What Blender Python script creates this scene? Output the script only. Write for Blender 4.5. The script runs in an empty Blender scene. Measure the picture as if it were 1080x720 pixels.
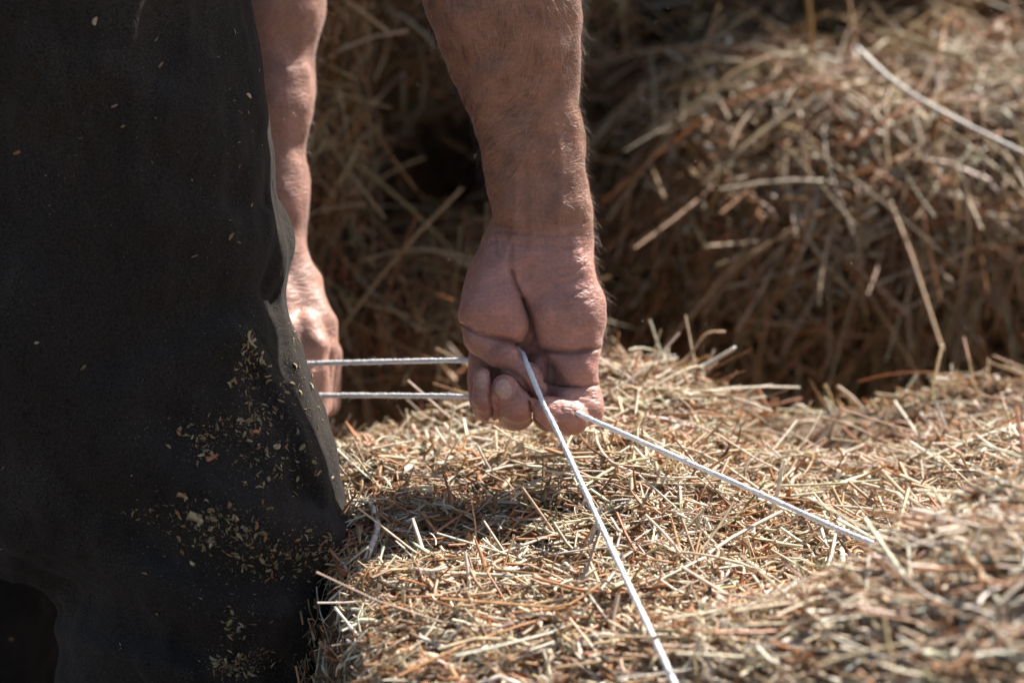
import bpy, math, random
import numpy as np
from mathutils import Vector
from mathutils.bvhtree import BVHTree

rng = np.random.default_rng(7)
random.seed(7)
R = math.radians
scene = bpy.context.scene
col = scene.collection

# ------------------------------------------------------------------ frame of the camera (metres)
PITCH = R(20.0); CP, SP = math.cos(PITCH), math.sin(PITCH)
DIST, FPX = 1.60, 2550.0
def to_world(a):                       # (x right, u up, w towards the camera) -> world
    a = np.asarray(a, float)
    x, u, w = a[..., 0], a[..., 1], a[..., 2]
    return np.stack([x, SP*u - CP*w, CP*u + SP*w], -1)
def to_cam(p):
    p = np.asarray(p, float)
    X, Y, Z = p[..., 0], p[..., 1], p[..., 2]
    return np.stack([X, SP*Y + CP*Z, -CP*Y + SP*Z], -1)
def K(px, py, w):                      # a spot seen at px,py and w metres in front of the hand
    d = DIST - w
    return np.array([(px-540)/FPX*d, (360-py)/FPX*d, w])
def Aq(x, y, w): return K(480+x/5.333, 235+y/5.333, w*1e-3)
def Bq(x, y, w): return K(480+x/5.333, 335+y/5.333, w*1e-3)
def pix(c):                            # camera-frame points -> photo pixels
    d = DIST - c[..., 2]
    return 540 + c[..., 0]/d*FPX, 360 - c[..., 1]/d*FPX

# ------------------------------------------------------------------ tags
def tag(o, label=None, cat=None, group=None, kind=None):
    if label: o['label'] = label
    if cat: o['category'] = cat
    if group: o['group'] = group
    if kind: o['kind'] = kind
    return o

# ------------------------------------------------------------------ mesh from arrays
def make_mesh(name, V, F, mat, parent=None, smooth=True, color=None):
    V = np.ascontiguousarray(V, np.float32); F = np.ascontiguousarray(F, np.int32)
    me = bpy.data.meshes.new(name)
    k = F.shape[1]
    me.vertices.add(len(V)); me.vertices.foreach_set('co', V.ravel())
    me.loops.add(F.size); me.loops.foreach_set('vertex_index', F.ravel())
    me.polygons.add(len(F))
    me.polygons.foreach_set('loop_start', np.arange(0, F.size, k, dtype=np.int32))
    me.polygons.foreach_set('loop_total', np.full(len(F), k, np.int32))
    me.polygons.foreach_set('use_smooth', np.full(len(F), smooth))
    if color is not None:
        c = np.ones((len(V), 4), np.float32); c[:, :3] = color
        at = me.attributes.new('Col', 'FLOAT_COLOR', 'POINT'); at.data.foreach_set('color', c.ravel())
    me.update(calc_edges=True); me.validate()
    me.materials.append(mat)
    o = bpy.data.objects.new(name, me); col.objects.link(o)
    if parent: o.parent = parent
    return o

# ------------------------------------------------------------------ materials
def new_mat(name):
    m = bpy.data.materials.new(name); m.use_nodes = True
    nt = m.node_tree; b = nt.nodes['Principled BSDF']
    return m, nt, b
def nd(nt, t, **kw):
    n = nt.nodes.new(t)
    for k, v in kw.items():
        if k in n.inputs: n.inputs[k].default_value = v
        else: setattr(n, k, v)
    return n
def mixc(nt, a, b, fac, mode='MIX'):
    m = nt.nodes.new('ShaderNodeMix'); m.data_type = 'RGBA'; m.blend_type = mode
    for s, v in ((0, fac), (6, a), (7, b)):
        if isinstance(v, bpy.types.NodeSocket): nt.links.new(v, m.inputs[s])
        else: m.inputs[s].default_value = v if s == 0 else (*v, 1)
    return m.outputs[2]
def ramp(nt, src, stops):
    r = nt.nodes.new('ShaderNodeValToRGB'); nt.links.new(src, r.inputs[0])
    e = r.color_ramp.elements
    while len(e) < len(stops): e.new(.5)
    for i, (p, c) in enumerate(stops):
        e[i].position = p; e[i].color = (c, c, c, 1) if not isinstance(c, tuple) else (*c, 1)
    return r.outputs[0]

def straw_material(name, rough=.45):
    m, nt, b = new_mat(name); L = nt.links
    at = nd(nt, 'ShaderNodeAttribute', attribute_name='Col')
    geo = nd(nt, 'ShaderNodeNewGeometry')
    no = nd(nt, 'ShaderNodeTexNoise', Scale=260.0, Detail=3.0); L.new(geo.outputs['Position'], no.inputs['Vector'])
    f = ramp(nt, no.outputs[0], [(.3, .72), (.7, 1.18)])
    c = mixc(nt, at.outputs['Color'], f, 1.0, 'MULTIPLY')
    L.new(c, b.inputs['Base Color'])
    b.inputs['Roughness'].default_value = rough
    b.inputs['Specular IOR Level'].default_value = .45
    tr = nd(nt, 'ShaderNodeBsdfTranslucent'); L.new(c, tr.inputs['Color'])
    mx = nd(nt, 'ShaderNodeMixShader'); mx.inputs[0].default_value = .22
    L.new(b.outputs[0], mx.inputs[1]); L.new(tr.outputs[0], mx.inputs[2])
    L.new(mx.outputs[0], nt.nodes['Material Output'].inputs['Surface'])
    return m
M_STRAW = straw_material('straw')

def core_material():
    m, nt, b = new_mat('packed_hay'); L = nt.links
    geo = nd(nt, 'ShaderNodeNewGeometry')
    mp = nd(nt, 'ShaderNodeMapping'); mp.inputs['Scale'].default_value = (60, 180, 120)
    L.new(geo.outputs['Position'], mp.inputs['Vector'])
    no = nd(nt, 'ShaderNodeTexNoise', Scale=1.0, Detail=6.0, Distortion=1.5); L.new(mp.outputs[0], no.inputs['Vector'])
    c = ramp(nt, no.outputs[0], [(.3, (.06, .038, .02)), (.55, (.19, .125, .07)), (.75, (.30, .21, .12))])
    L.new(c, b.inputs['Base Color']); b.inputs['Roughness'].default_value = .85
    bu = nd(nt, 'ShaderNodeBump', Strength=.9, Distance=.006); L.new(no.outputs[0], bu.inputs['Height'])
    L.new(bu.outputs[0], b.inputs['Normal'])
    return m
M_CORE = core_material()

def skin_material():
    m, nt, b = new_mat('skin'); L = nt.links
    at = nd(nt, 'ShaderNodeAttribute', attribute_name='Col')
    geo = nd(nt, 'ShaderNodeNewGeometry')
    n1 = nd(nt, 'ShaderNodeTexNoise', Scale=70.0, Detail=4.0); L.new(geo.outputs['Position'], n1.inputs['Vector'])
    f1 = ramp(nt, n1.outputs[0], [(.3, (.80, .74, .72)), (.7, (1.12, 1.04, 1.0))])
    c = mixc(nt, at.outputs['Color'], f1, 1.0, 'MULTIPLY')
    n2 = nd(nt, 'ShaderNodeTexNoise', Scale=420.0, Detail=3.0); L.new(geo.outputs['Position'], n2.inputs['Vector'])
    f2 = ramp(nt, n2.outputs[0], [(.35, .86), (.65, 1.08)])
    c = mixc(nt, c, f2, 1.0, 'MULTIPLY')
    L.new(c, b.inputs['Base Color'])
    b.inputs['Roughness'].default_value = .42
    b.inputs['Specular IOR Level'].default_value = .4
    b.inputs['Sheen Weight'].default_value = .22; b.inputs['Sheen Roughness'].default_value = .3
    b.inputs['Subsurface Weight'].default_value = .12
    b.inputs['Subsurface Radius'].default_value = (1.0, .35, .2)
    b.inputs['Subsurface Scale'].default_value = .004
    # fine wrinkles running across the limb, pores and lines
    mp = nd(nt, 'ShaderNodeMapping'); mp.inputs['Scale'].default_value = (90, 160, 420)
    L.new(geo.outputs['Position'], mp.inputs['Vector'])
    n3 = nd(nt, 'ShaderNodeTexNoise', Scale=1.0, Detail=4.0, Distortion=1.2); L.new(mp.outputs[0], n3.inputs['Vector'])
    vo = nd(nt, 'ShaderNodeTexVoronoi', Scale=650.0, feature='DISTANCE_TO_EDGE'); L.new(geo.outputs['Position'], vo.inputs['Vector'])
    b1 = nd(nt, 'ShaderNodeBump', Strength=.65, Distance=.0017); L.new(n3.outputs[0], b1.inputs['Height'])
    b2 = nd(nt, 'ShaderNodeBump', Strength=.35, Distance=.0004); L.new(vo.outputs[0], b2.inputs['Height'])
    L.new(b1.outputs[0], b2.inputs['Normal']); L.new(b2.outputs[0], b.inputs['Normal'])
    return m
M_SKIN = skin_material()

def cloth_material(name, base, dusty=True):
    m, nt, b = new_mat(name); L = nt.links
    geo = nd(nt, 'ShaderNodeNewGeometry')
    n1 = nd(nt, 'ShaderNodeTexNoise', Scale=9.0, Detail=5.0); L.new(geo.outputs['Position'], n1.inputs['Vector'])
    c = mixc(nt, tuple(v*.72 for v in base), tuple(v*1.3 for v in base), n1.outputs[0])
    wv = nd(nt, 'ShaderNodeTexNoise', Scale=950.0, Detail=3.0); L.new(geo.outputs['Position'], wv.inputs['Vector'])
    c = mixc(nt, c, ramp(nt, wv.outputs[0], [(.32, .45), (.68, 1.6)]), 1.0, 'MULTIPLY')
    if dusty:                                   # lint and dust specks lying in the weave
        vo = nd(nt, 'ShaderNodeTexVoronoi', Scale=210.0); L.new(geo.outputs['Position'], vo.inputs['Vector'])
        sp = ramp(nt, vo.outputs['Distance'], [(.05, 1.0), (.11, 0.0)])
        n4 = nd(nt, 'ShaderNodeTexNoise', Scale=38.0, Detail=3.0); L.new(geo.outputs['Position'], n4.inputs['Vector'])
        sp2 = ramp(nt, n4.outputs[0], [(.50, 0.0), (.68, .6)])
        mm = nd(nt, 'ShaderNodeMath', operation='MULTIPLY'); L.new(sp, mm.inputs[0]); L.new(sp2, mm.inputs[1])
        c = mixc(nt, c, (.30, .26, .22), mm.outputs[0])
        fd = nd(nt, 'ShaderNodeTexNoise', Scale=7.0, Detail=7.0, Distortion=1.0); L.new(geo.outputs['Position'], fd.inputs['Vector'])
        fm = nd(nt, 'ShaderNodeMath', operation='MULTIPLY'); L.new(ramp(nt, fd.outputs[0], [(.48, 0.0), (.75, .20)]), fm.inputs[0]); L.new(ramp(nt, wv.outputs[0], [(.42, .1), (.62, 1.0)]), fm.inputs[1])
        c = mixc(nt, c, (.20, .17, .14), fm.outputs[0])
    L.new(c, b.inputs['Base Color']); b.inputs['Roughness'].default_value = .95
    b.inputs['Specular IOR Level'].default_value = .10
    b.inputs['Sheen Weight'].default_value = .04; b.inputs['Sheen Roughness'].default_value = .5
    cr = nd(nt, 'ShaderNodeTexNoise', Scale=26.0, Detail=4.0, Distortion=.8); L.new(geo.outputs['Position'], cr.inputs['Vector'])
    b1 = nd(nt, 'ShaderNodeBump', Strength=.8, Distance=.008); L.new(cr.outputs[0], b1.inputs['Height'])
    b2 = nd(nt, 'ShaderNodeBump', Strength=.9, Distance=.0007); L.new(wv.outputs[0], b2.inputs['Height'])
    L.new(b1.outputs[0], b2.inputs['Normal']); L.new(b2.outputs[0], b.inputs['Normal'])
    return m
M_TROUSER = cloth_material('black_work_cloth', (.026, .0205, .0165))
M_SHIRT = cloth_material('grey_cotton', (.07, .07, .075), False)

def plain(name, c, rough=.5, spec=.5):
    m, nt, b = new_mat(name)
    b.inputs['Base Color'].default_value = (*c, 1); b.inputs['Roughness'].default_value = rough
    b.inputs['Specular IOR Level'].default_value = spec
    return m
def hair_material(name, rough):
    m, nt, b = new_mat(name)
    at = nd(nt, 'ShaderNodeAttribute', attribute_name='Col'); nt.links.new(at.outputs['Color'], b.inputs['Base Color'])
    b.inputs['Roughness'].default_value = rough; b.inputs['Specular IOR Level'].default_value = .35
    return m
M_HAIR = hair_material('body_hair', .3)
M_BOOT = plain('worn_leather', (.05, .035, .025), .6)

def twine_material():
    m, nt, b = new_mat('white_twine'); L = nt.links
    geo = nd(nt, 'ShaderNodeNewGeometry')
    n = nd(nt, 'ShaderNodeTexNoise', Scale=500.0, Detail=4.0); L.new(geo.outputs['Position'], n.inputs['Vector'])
    L.new(ramp(nt, n.outputs[0], [(.3, (.68, .67, .65)), (.65, (.88, .87, .86))]), b.inputs['Base Color'])
    b.inputs['Roughness'].default_value = .6
    bu = nd(nt, 'ShaderNodeBump', Strength=.6, Distance=.0005); L.new(n.outputs[0], bu.inputs['Height']); L.new(bu.outputs[0], b.inputs['Normal'])
    return m
M_TWINE = twine_material()

def ground_material():
    m, nt, b = new_mat('dirt'); L = nt.links
    geo = nd(nt, 'ShaderNodeNewGeometry')
    n = nd(nt, 'ShaderNodeTexNoise', Scale=14.0, Detail=8.0); L.new(geo.outputs['Position'], n.inputs['Vector'])
    L.new(ramp(nt, n.outputs[0], [(.3, (.06, .042, .028)), (.7, (.19, .14, .09))]), b.inputs['Base Color'])
    b.inputs['Roughness'].default_value = .95
    bu = nd(nt, 'ShaderNodeBump', Strength=.6, Distance=.02); L.new(n.outputs[0], bu.inputs['Height']); L.new(bu.outputs[0], b.inputs['Normal'])
    return m

# ------------------------------------------------------------------ smooth noise from random sines
def sines(seed, n, f0, f1):
    g = np.random.default_rng(seed)
    f = np.exp(g.uniform(math.log(f0), math.log(f1), n))
    d = g.normal(size=(n, 3)); d /= np.linalg.norm(d, axis=1)[:, None]
    ph = g.uniform(0, 2*math.pi, n); amp = f0/f
    amp /= math.sqrt((amp**2).sum()/2)
    return d*f[:, None]*2*math.pi, ph, amp
def snoise(p, S):
    k, ph, a = S
    out = np.zeros(p.shape[:-1])
    for i in range(len(ph)): out += a[i]*np.sin(p @ k[i] + ph[i])
    return out

# ------------------------------------------------------------------ many thin stalks as one mesh
def unit(a): return a/np.maximum(np.linalg.norm(a, axis=-1, keepdims=True), 1e-9)
def stalks(P, T, N, L, W, C, bend=None, rings=4, sides=4, flat=.6, taper=.85, ends=None, kink=None, leaf=False):
    n = len(P); T = unit(T); Bv = unit(np.cross(T, N)); Nv = np.cross(Bv, T)
    s = np.linspace(0, 1, rings)
    if bend is None: bend = np.zeros((n, 3))
    cen = P[:, None] + T[:, None]*(L[:, None]*(s-.5))[:, :, None] + bend[:, None]*((4*(s-.5)**2 - .4)[None, :, None])
    if kink is not None:                       # a snapped stalk: the far end folds away
        cen = cen + kink[:, None]*(np.maximum(s-.55, 0)[None, :, None])
    dT = np.gradient(cen, axis=1); dT = unit(dT)
    B2 = unit(np.cross(dT, Nv[:, None])); N2 = np.cross(B2, dT)
    a = np.linspace(0, 2*math.pi, sides, endpoint=False) + .4
    prof = np.sin(math.pi*(.10+.83*s)) if leaf else (1-(1-taper)*s)
    r = (W[:, None]*.5*prof)[:, :, None, None]
    V = cen[:, :, None] + r*(np.cos(a)[None, None, :, None]*B2[:, :, None] + flat*np.sin(a)[None, None, :, None]*N2[:, :, None])
    idx = np.arange(n*rings*sides).reshape(n, rings, sides)
    a0, a1 = idx[:, :-1], idx[:, 1:]
    F = np.stack([a0, np.roll(a0, -1, 2), np.roll(a1, -1, 2), a1], -1).reshape(-1, 4)
    Cc = np.repeat(C[:, None], rings*sides, 1).reshape(-1, 3)
    return V.reshape(-1, 3), F, Cc
def join(parts):
    Vs, Fs, Cs, o = [], [], [], 0
    for V, F, C in parts:
        Vs.append(V); Fs.append(F+o); Cs.append(C); o += len(V)
    return np.concatenate(Vs), np.concatenate(Fs), np.concatenate(Cs)

PAL = np.array([(.68, .55, .39), (.76, .66, .52), (.54, .39, .24), (.50, .28, .14), (.43, .19, .085), (.34, .28, .14), (.25, .15, .075), (.80, .73, .61)])
def colours(n, w):
    w = np.array(w, float); w /= w.sum()
    c = PAL[rng.choice(len(PAL), n, p=w)]
    c = c*np.array([1.03, 1.0, .94])
    return np.clip(c*rng.uniform(.72, 1.2, (n, 1))*rng.normal(1, .04, (n, 3)), .01, .85)
MIX_FRONT = (6, 6, 4.5, 4.5, 3.5, .9, 1.6, 6)
MIX_FINE = (5, 4.5, 5, 5.5, 5.5, 1.3, 2.2, 4)
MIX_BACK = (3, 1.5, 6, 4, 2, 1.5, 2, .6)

# ------------------------------------------------------------------ bales
class Bale:
    def __init__(s, lo, hi, rad, seed, amp, yaw=0, tilt=0, extra=None):
        lo, hi = np.array(lo, float), np.array(hi, float)
        s.c = (lo+hi)/2; s.h = (hi-lo)/2; s.r = rad; s.amp = amp; s.extra = extra; s.shear = 0.0; s.fine = 0.0; s.S2 = sines(seed+100, 30, 35.0, 110.0)
        s.S = sines(seed, 26, 4.0, 40.0)
        cy, sy, ct, st = math.cos(yaw), math.sin(yaw), math.cos(tilt), math.sin(tilt)
        s.M = np.array([[cy, -sy, 0], [sy, cy, 0], [0, 0, 1]]) @ np.array([[ct, 0, st], [0, 1, 0], [-st, 0, ct]])
    def surf(s, q):                            # q on the [-1,1] cube -> world point and normal
        p = q*s.h; inner = s.h - s.r
        c = np.clip(p, -inner, inner); n = unit(p - c)
        p = c + s.r*n
        w = p @ s.M.T + s.c; nw = n @ s.M.T
        k = s.amp*snoise(w, s.S)
        if s.fine: k = k + s.fine*snoise(w, s.S2)
        if s.extra is not None: k = k + s.extra(w)*np.clip(nw[:, 2], 0, 1)
        w = w + nw*k[:, None]
        w[:, 1] += s.shear*(s.c[2]+s.h[2]-w[:, 2])
        return w, nw
    def core(s, name, parent=None, n=44, sink=.006):
        Vs, Fs, o = [], [], 0
        g = np.linspace(-1, 1, n); a, b = np.meshgrid(g, g, indexing='ij')
        for ax in range(3):
            for sg in (-1, 1):
                q = np.zeros((n, n, 3)); q[..., ax] = sg; q[..., (ax+1) % 3] = a; q[..., (ax+2) % 3] = b*sg
                Vs.append(q.reshape(-1, 3)); i = np.arange(n*n).reshape(n, n)
                Fs.append(np.stack([i[:-1, :-1], i[1:, :-1], i[1:, 1:], i[:-1, 1:]], -1).reshape(-1, 4) + o); o += n*n
        V, N = s.surf(np.concatenate(Vs))
        V = V - N*sink
        # weld the seams of the six faces
        key = np.round(V*1e5).astype(np.int64); _, first, inv = np.unique(key, axis=0, return_index=True, return_inverse=True)
        return make_mesh(name, V[first], inv.reshape(-1)[np.concatenate(Fs)], M_CORE, parent)
    def sample(s, n, faces):                   # faces: {'-y': weight ...}
        ks = list(faces); w = np.array([faces[k] for k in ks], float); w /= w.sum()
        f = rng.choice(len(ks), n, p=w); q = rng.uniform(-1, 1, (n, 3))
        for i, k in enumerate(ks):
            q[f == i, 'xyz'.index(k[1])] = 1 if k[0] == '+' else -1
        P, N = s.surf(q)
        return P, N, q

def lay(P, N, L, W, C, tilt, main=None, spread=1.0, lift=(-.003, .006), bendk=.12, droop=0, aniso=False, **kw):
    n = len(P)
    d = rng.normal(size=(n, 3))
    if main is not None: d = main + spread*d
    if aniso: d = d*np.array([1.5, .8, 1.0])
    d = d - N*(d*N).sum(1)[:, None]; d = unit(d)
    T = unit(d + N*rng.normal(0, tilt, n)[:, None])
    P = P + N*rng.uniform(lift[0], lift[1], n)[:, None]
    bend = unit(rng.normal(size=(n, 3)))*(L*bendk*rng.normal(0, 1, n))[:, None]
    if droop: bend = bend + np.array([0, 0, -1.])*(L*droop*rng.uniform(.2, 1, n))[:, None]
    return stalks(P, T, N, L, W, C, bend, **kw)

def bump2(w, x, y, sx, sy, a): return a*np.exp(-((w[:, 0]-x)/sx)**2 - ((w[:, 1]-y)/sy)**2)
def front_extra(w):
    k = bump2(w, .06, .15, .09, .08, .014) + bump2(w, .24, .20, .08, .12, -.085) + bump2(w, .42, .16, .10, .14, -.034) + bump2(w, -.13, .15, .085, .10, -.040)
    t = np.clip((w[:, 0]-.09)/.24, 0, 1); t = t*t*(3-2*t)
    ymid = -.315 + .07*t; o = np.clip((w[:, 0]-.05)/.10, 0, 1); o = o*o*(3-2*o)
    dy = w[:, 1]-ymid
    return k + (.030+.088*t)*o*np.exp(-(dy/np.where(dy > 0, .062, .55))**2)
front = Bale((-.106, -.50, -.52), (.86, .25, -.100), .035, 3, .0060, yaw=R(10), extra=front_extra)
front.fine = .0028
fb = front.core('hay_bale', n=90, sink=.008)
tag(fb, 'sunlit bale of chopped tan hay in front, the white cords running onto it', 'hay bale', 'hay bales')

parts = []
def inview(P, m=60):
    px, py = pix(to_cam(P)); return (px > -m) & (px < 1080+m) & (py > -m) & (py < 720+m)
P, N, q = front.sample(200000, {'+z': 8, '+y': .8, '-x': .8})
keep = inview(P) & ((N[:, 0] > -.25) | (P[:, 2] > -.22) & ((P[:, 1] < -.08) | (rng.random(len(P)) < .4))); P, N = P[keep][:82000], N[keep][:82000]; n = len(P)
# coarse stalks
k = slice(0, 15000); m_ = 15000
L = np.exp(rng.normal(math.log(.026), .5, m_)).clip(.008, .085); W = np.exp(rng.normal(math.log(.0023), .38, m_)).clip(.0009, .0048)
L = np.where(P[k][:, 0] < -.045, np.minimum(L, .026), L)
kink = rng.normal(size=(m_, 3))*(L*(rng.random(m_) < .3))[:, None]*.8
parts.append(lay(P[k], N[k], L, W, colours(m_, MIX_FRONT), .15, bendk=.16, aniso=True, lift=(-.004, .007), rings=5, kink=kink, flat=.5))
# fine shreds
k = slice(15000, n); m_ = n-15000
L = np.exp(rng.normal(math.log(.009), .55, m_)).clip(.002, .04); W = np.exp(rng.normal(math.log(.0009), .45, m_)).clip(.0003, .0026)
parts.append(lay(P[k], N[k], L, W, colours(m_, MIX_FINE), .40, bendk=.32, lift=(-.004, .007), rings=5, sides=3, flat=.45))
# long bent stems lying across the top
m_ = 520; P2, N2, _ = front.sample(m_*3, {'+z': 1}); kk = inview(P2, 0) & (P2[:, 0] > -.02); P2, N2 = P2[kk][:m_], N2[kk][:m_]; m_ = len(P2)
L = rng.uniform(.05, .14, m_); W = rng.uniform(.0014, .0034, m_)
kink = rng.normal(size=(m_, 3))*np.array([1, 1, .35])*(L*(rng.random(m_) < .6))[:, None]*.55
parts.append(lay(P2, N2, L, W, colours(m_, (5, 6, 5, 4, 3, 1, 1, 5)), .07, bendk=.2, lift=(.002, .009), rings=9, kink=kink, aniso=True))
# stalks that stick up
m_ = 420; P2, N2, _ = front.sample(m_*2, {'+z': 1}); kk = inview(P2); P2, N2 = P2[kk][:m_], N2[kk][:m_]; m_ = len(P2)
L = np.where(P2[:, 0] < -.05, .012, rng.uniform(.010, .036, m_)); W = rng.uniform(.0009, .0028, m_)
parts.append(lay(P2, N2, L, W, colours(m_, MIX_FRONT), .6, bendk=.2, lift=(0, .012), rings=5))
# curled leaf blades
m_ = 2600; P2, N2, _ = front.sample(m_*3, {'+z': 1, '+y': .1}); kk = inview(P2); P2, N2 = P2[kk][:m_], N2[kk][:m_]; m_ = len(P2)
L = np.exp(rng.normal(math.log(.020), .5, m_)).clip(.006, .06); W = rng.uniform(.0022, .0055, m_)
parts.append(lay(P2, N2, L, W, colours(m_, (2, 3, 4, 5, 6, 2, 3, 2)), .45, bendk=.35, lift=(-.002, .008), rings=6, sides=4, flat=.12, leaf=True))
# the rest of the bale (sides and outside the picture), thinner
P2, N2, _ = front.sample(24000, {'-y': 1, '+x': .6, '-x': .3, '+z': 1, '+y': 1}); kk = ~inview(P2, 20) & (P2[:, 0] > -.02); P2, N2 = P2[kk], N2[kk]; m_ = len(P2)
parts.append(lay(P2, N2, rng.uniform(.03, .11, m_), rng.uniform(.0015, .0035, m_), colours(m_, MIX_FRONT), .15, rings=4))
o = make_mesh('straw_layer', *join(parts)[:2], M_STRAW, fb, color=join(parts)[2]); tag(o, kind='stuff')

def shade_tint(c): return c*np.array([.78, .73, .66])  # back bales' straw darkened, shade put into its colour
def back_bale(lo, hi, rad, seed, amp, label, nlong, nshort, faces, main=None, spread=.8, extra=None, yaw=0, tilt=0, top_stub=0, droop=.12, mix=MIX_BACK, name='hay_bale', longL=.11, face_lift=.016, shear=0.0):
    b = Bale(lo, hi, rad, seed, amp, yaw, tilt, extra); b.shear = shear
    ob = b.core(name, sink=.012); tag(ob, label, 'hay bale', 'hay bales')
    ps = []
    P, N, q = b.sample(nlong, faces)
    L = np.exp(rng.normal(math.log(longL), .42, nlong)).clip(.03, .30); W = np.exp(rng.normal(math.log(.0028), .35, nlong)).clip(.0014, .006)
    mv = None
    if main is not None: mv = main(P, N)
    ps.append(lay(P, N, L, W, shade_tint(colours(nlong, mix)), .20, main=mv, spread=spread, lift=(-.006, face_lift), bendk=.20, droop=droop, rings=9))
    P, N, q = b.sample(nshort, faces)
    L = rng.uniform(.015, .06, nshort); W = rng.uniform(.0012, .0034, nshort)
    ps.append(lay(P, N, L, W, shade_tint(colours(nshort, mix)), .35, main=None, lift=(-.006, .010), bendk=.15, rings=4))
    if top_stub:
        P, N, q = b.sample(top_stub*3, {'+z': 1, '-y': .35}); kk = (q[:, 2] > .55) & (q[:, 1] < .75); P, N = P[kk][:top_stub], N[kk][:top_stub]; m_ = len(P)
        L = rng.uniform(.008, .055, m_); W = rng.uniform(.0018, .0055, m_)
        ps.append(lay(P, N, L, W, colours(m_, (4, 6, 3, 5, 4, .2, .4, 9)), .6, lift=(-.002, .024), bendk=.25, rings=5))  # stubs coloured brighter than the rest to imitate sun on the top
    V, F, C = join(ps)
    tag(make_mesh('straw_layer', V, F, M_STRAW, ob, color=C), kind='stuff')
    return b
def hang(P, N):                                # hair-like fall over the face, fanning out at the near end
    out = np.zeros_like(P); out[:, 2] = -1.0
    out[:, 0] = np.clip((P[:, 0]-.42)*1.6, -1.3, .5)
    return out*1.1
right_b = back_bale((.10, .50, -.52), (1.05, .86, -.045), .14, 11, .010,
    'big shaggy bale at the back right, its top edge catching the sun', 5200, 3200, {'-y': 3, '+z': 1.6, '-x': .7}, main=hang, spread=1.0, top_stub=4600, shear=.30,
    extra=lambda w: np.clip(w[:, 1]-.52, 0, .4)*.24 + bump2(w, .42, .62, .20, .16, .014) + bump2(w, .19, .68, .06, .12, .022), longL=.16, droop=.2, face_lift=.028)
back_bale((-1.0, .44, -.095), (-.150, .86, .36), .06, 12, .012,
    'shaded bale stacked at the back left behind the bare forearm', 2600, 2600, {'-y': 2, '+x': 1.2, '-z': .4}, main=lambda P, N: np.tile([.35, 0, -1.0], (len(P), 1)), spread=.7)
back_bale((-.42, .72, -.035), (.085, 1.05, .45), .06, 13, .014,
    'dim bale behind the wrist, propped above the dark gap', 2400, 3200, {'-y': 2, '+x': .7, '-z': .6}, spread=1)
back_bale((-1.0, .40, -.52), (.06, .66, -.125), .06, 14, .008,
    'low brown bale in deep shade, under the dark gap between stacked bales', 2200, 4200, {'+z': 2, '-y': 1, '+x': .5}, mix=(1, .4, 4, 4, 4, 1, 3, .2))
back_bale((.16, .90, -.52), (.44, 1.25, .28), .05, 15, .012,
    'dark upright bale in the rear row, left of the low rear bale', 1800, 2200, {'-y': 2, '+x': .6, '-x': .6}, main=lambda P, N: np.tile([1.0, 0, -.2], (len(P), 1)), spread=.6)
back_bale((.15, .90, .275), (.45, 1.25, 1.05), .05, 17, .012,  # out of view, added to cast shade on the bales in front
    'unseen upper upright bale, added on the dark upright bale of the rear row for its shade', 700, 900, {'-y': 2, '+x': .8, '-x': .8, '+z': .5})
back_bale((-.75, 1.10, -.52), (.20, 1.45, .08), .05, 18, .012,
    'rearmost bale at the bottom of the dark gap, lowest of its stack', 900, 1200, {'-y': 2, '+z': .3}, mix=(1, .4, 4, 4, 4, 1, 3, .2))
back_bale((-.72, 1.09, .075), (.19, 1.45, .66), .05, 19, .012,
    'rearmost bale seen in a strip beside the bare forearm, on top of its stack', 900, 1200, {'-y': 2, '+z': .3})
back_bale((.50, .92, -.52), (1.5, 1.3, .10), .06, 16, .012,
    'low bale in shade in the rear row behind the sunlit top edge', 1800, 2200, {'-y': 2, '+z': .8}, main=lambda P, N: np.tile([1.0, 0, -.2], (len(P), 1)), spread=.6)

# ------------------------------------------------------------------ signed distance bodies
def seg(p, a, b, ra, rb, ws=1.0):
    a = np.array(a, float); b = np.array(b, float)
    s = np.array([1, 1, ws]); pp = p*s; a = a*s; b = b*s
    ab = b-a; t = np.clip(((pp-a) @ ab)/max(ab @ ab, 1e-12), 0, 1)
    return np.linalg.norm(pp - a - t[:, None]*ab, axis=1) - (ra + t*(rb-ra))
def smin(a, b, k):
    h = np.maximum(k - np.abs(a-b), 0)/k
    return np.minimum(a, b) - h*h*k*.25
def chain(p, pts, k, ws=1.0):                  # pts: (pos, r)
    d = None
    for (a, ra), (b, rb) in zip(pts[:-1], pts[1:]):
        e = seg(p, a, b, ra, rb, ws); d = e if d is None else smin(d, e, k)
    return d
def polydist(px, py, pts):
    d = np.full(px.shape, 1e9)
    for (x0, y0), (x1, y1) in zip(pts[:-1], pts[1:]):
        vx, vy = x1-x0, y1-y0; t = np.clip(((px-x0)*vx+(py-y0)*vy)/(vx*vx+vy*vy), 0, 1)
        d = np.minimum(d, np.hypot(px-x0-t*vx, py-y0-t*vy))
    return d
def axis(*segs):
    out = [segs[0][0]]
    for a, b, h in segs:
        n = max(1, int(round((b-a)/h))); out += list(a + (b-a)*np.arange(1, n+1)/n)
    return np.array(out)
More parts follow.
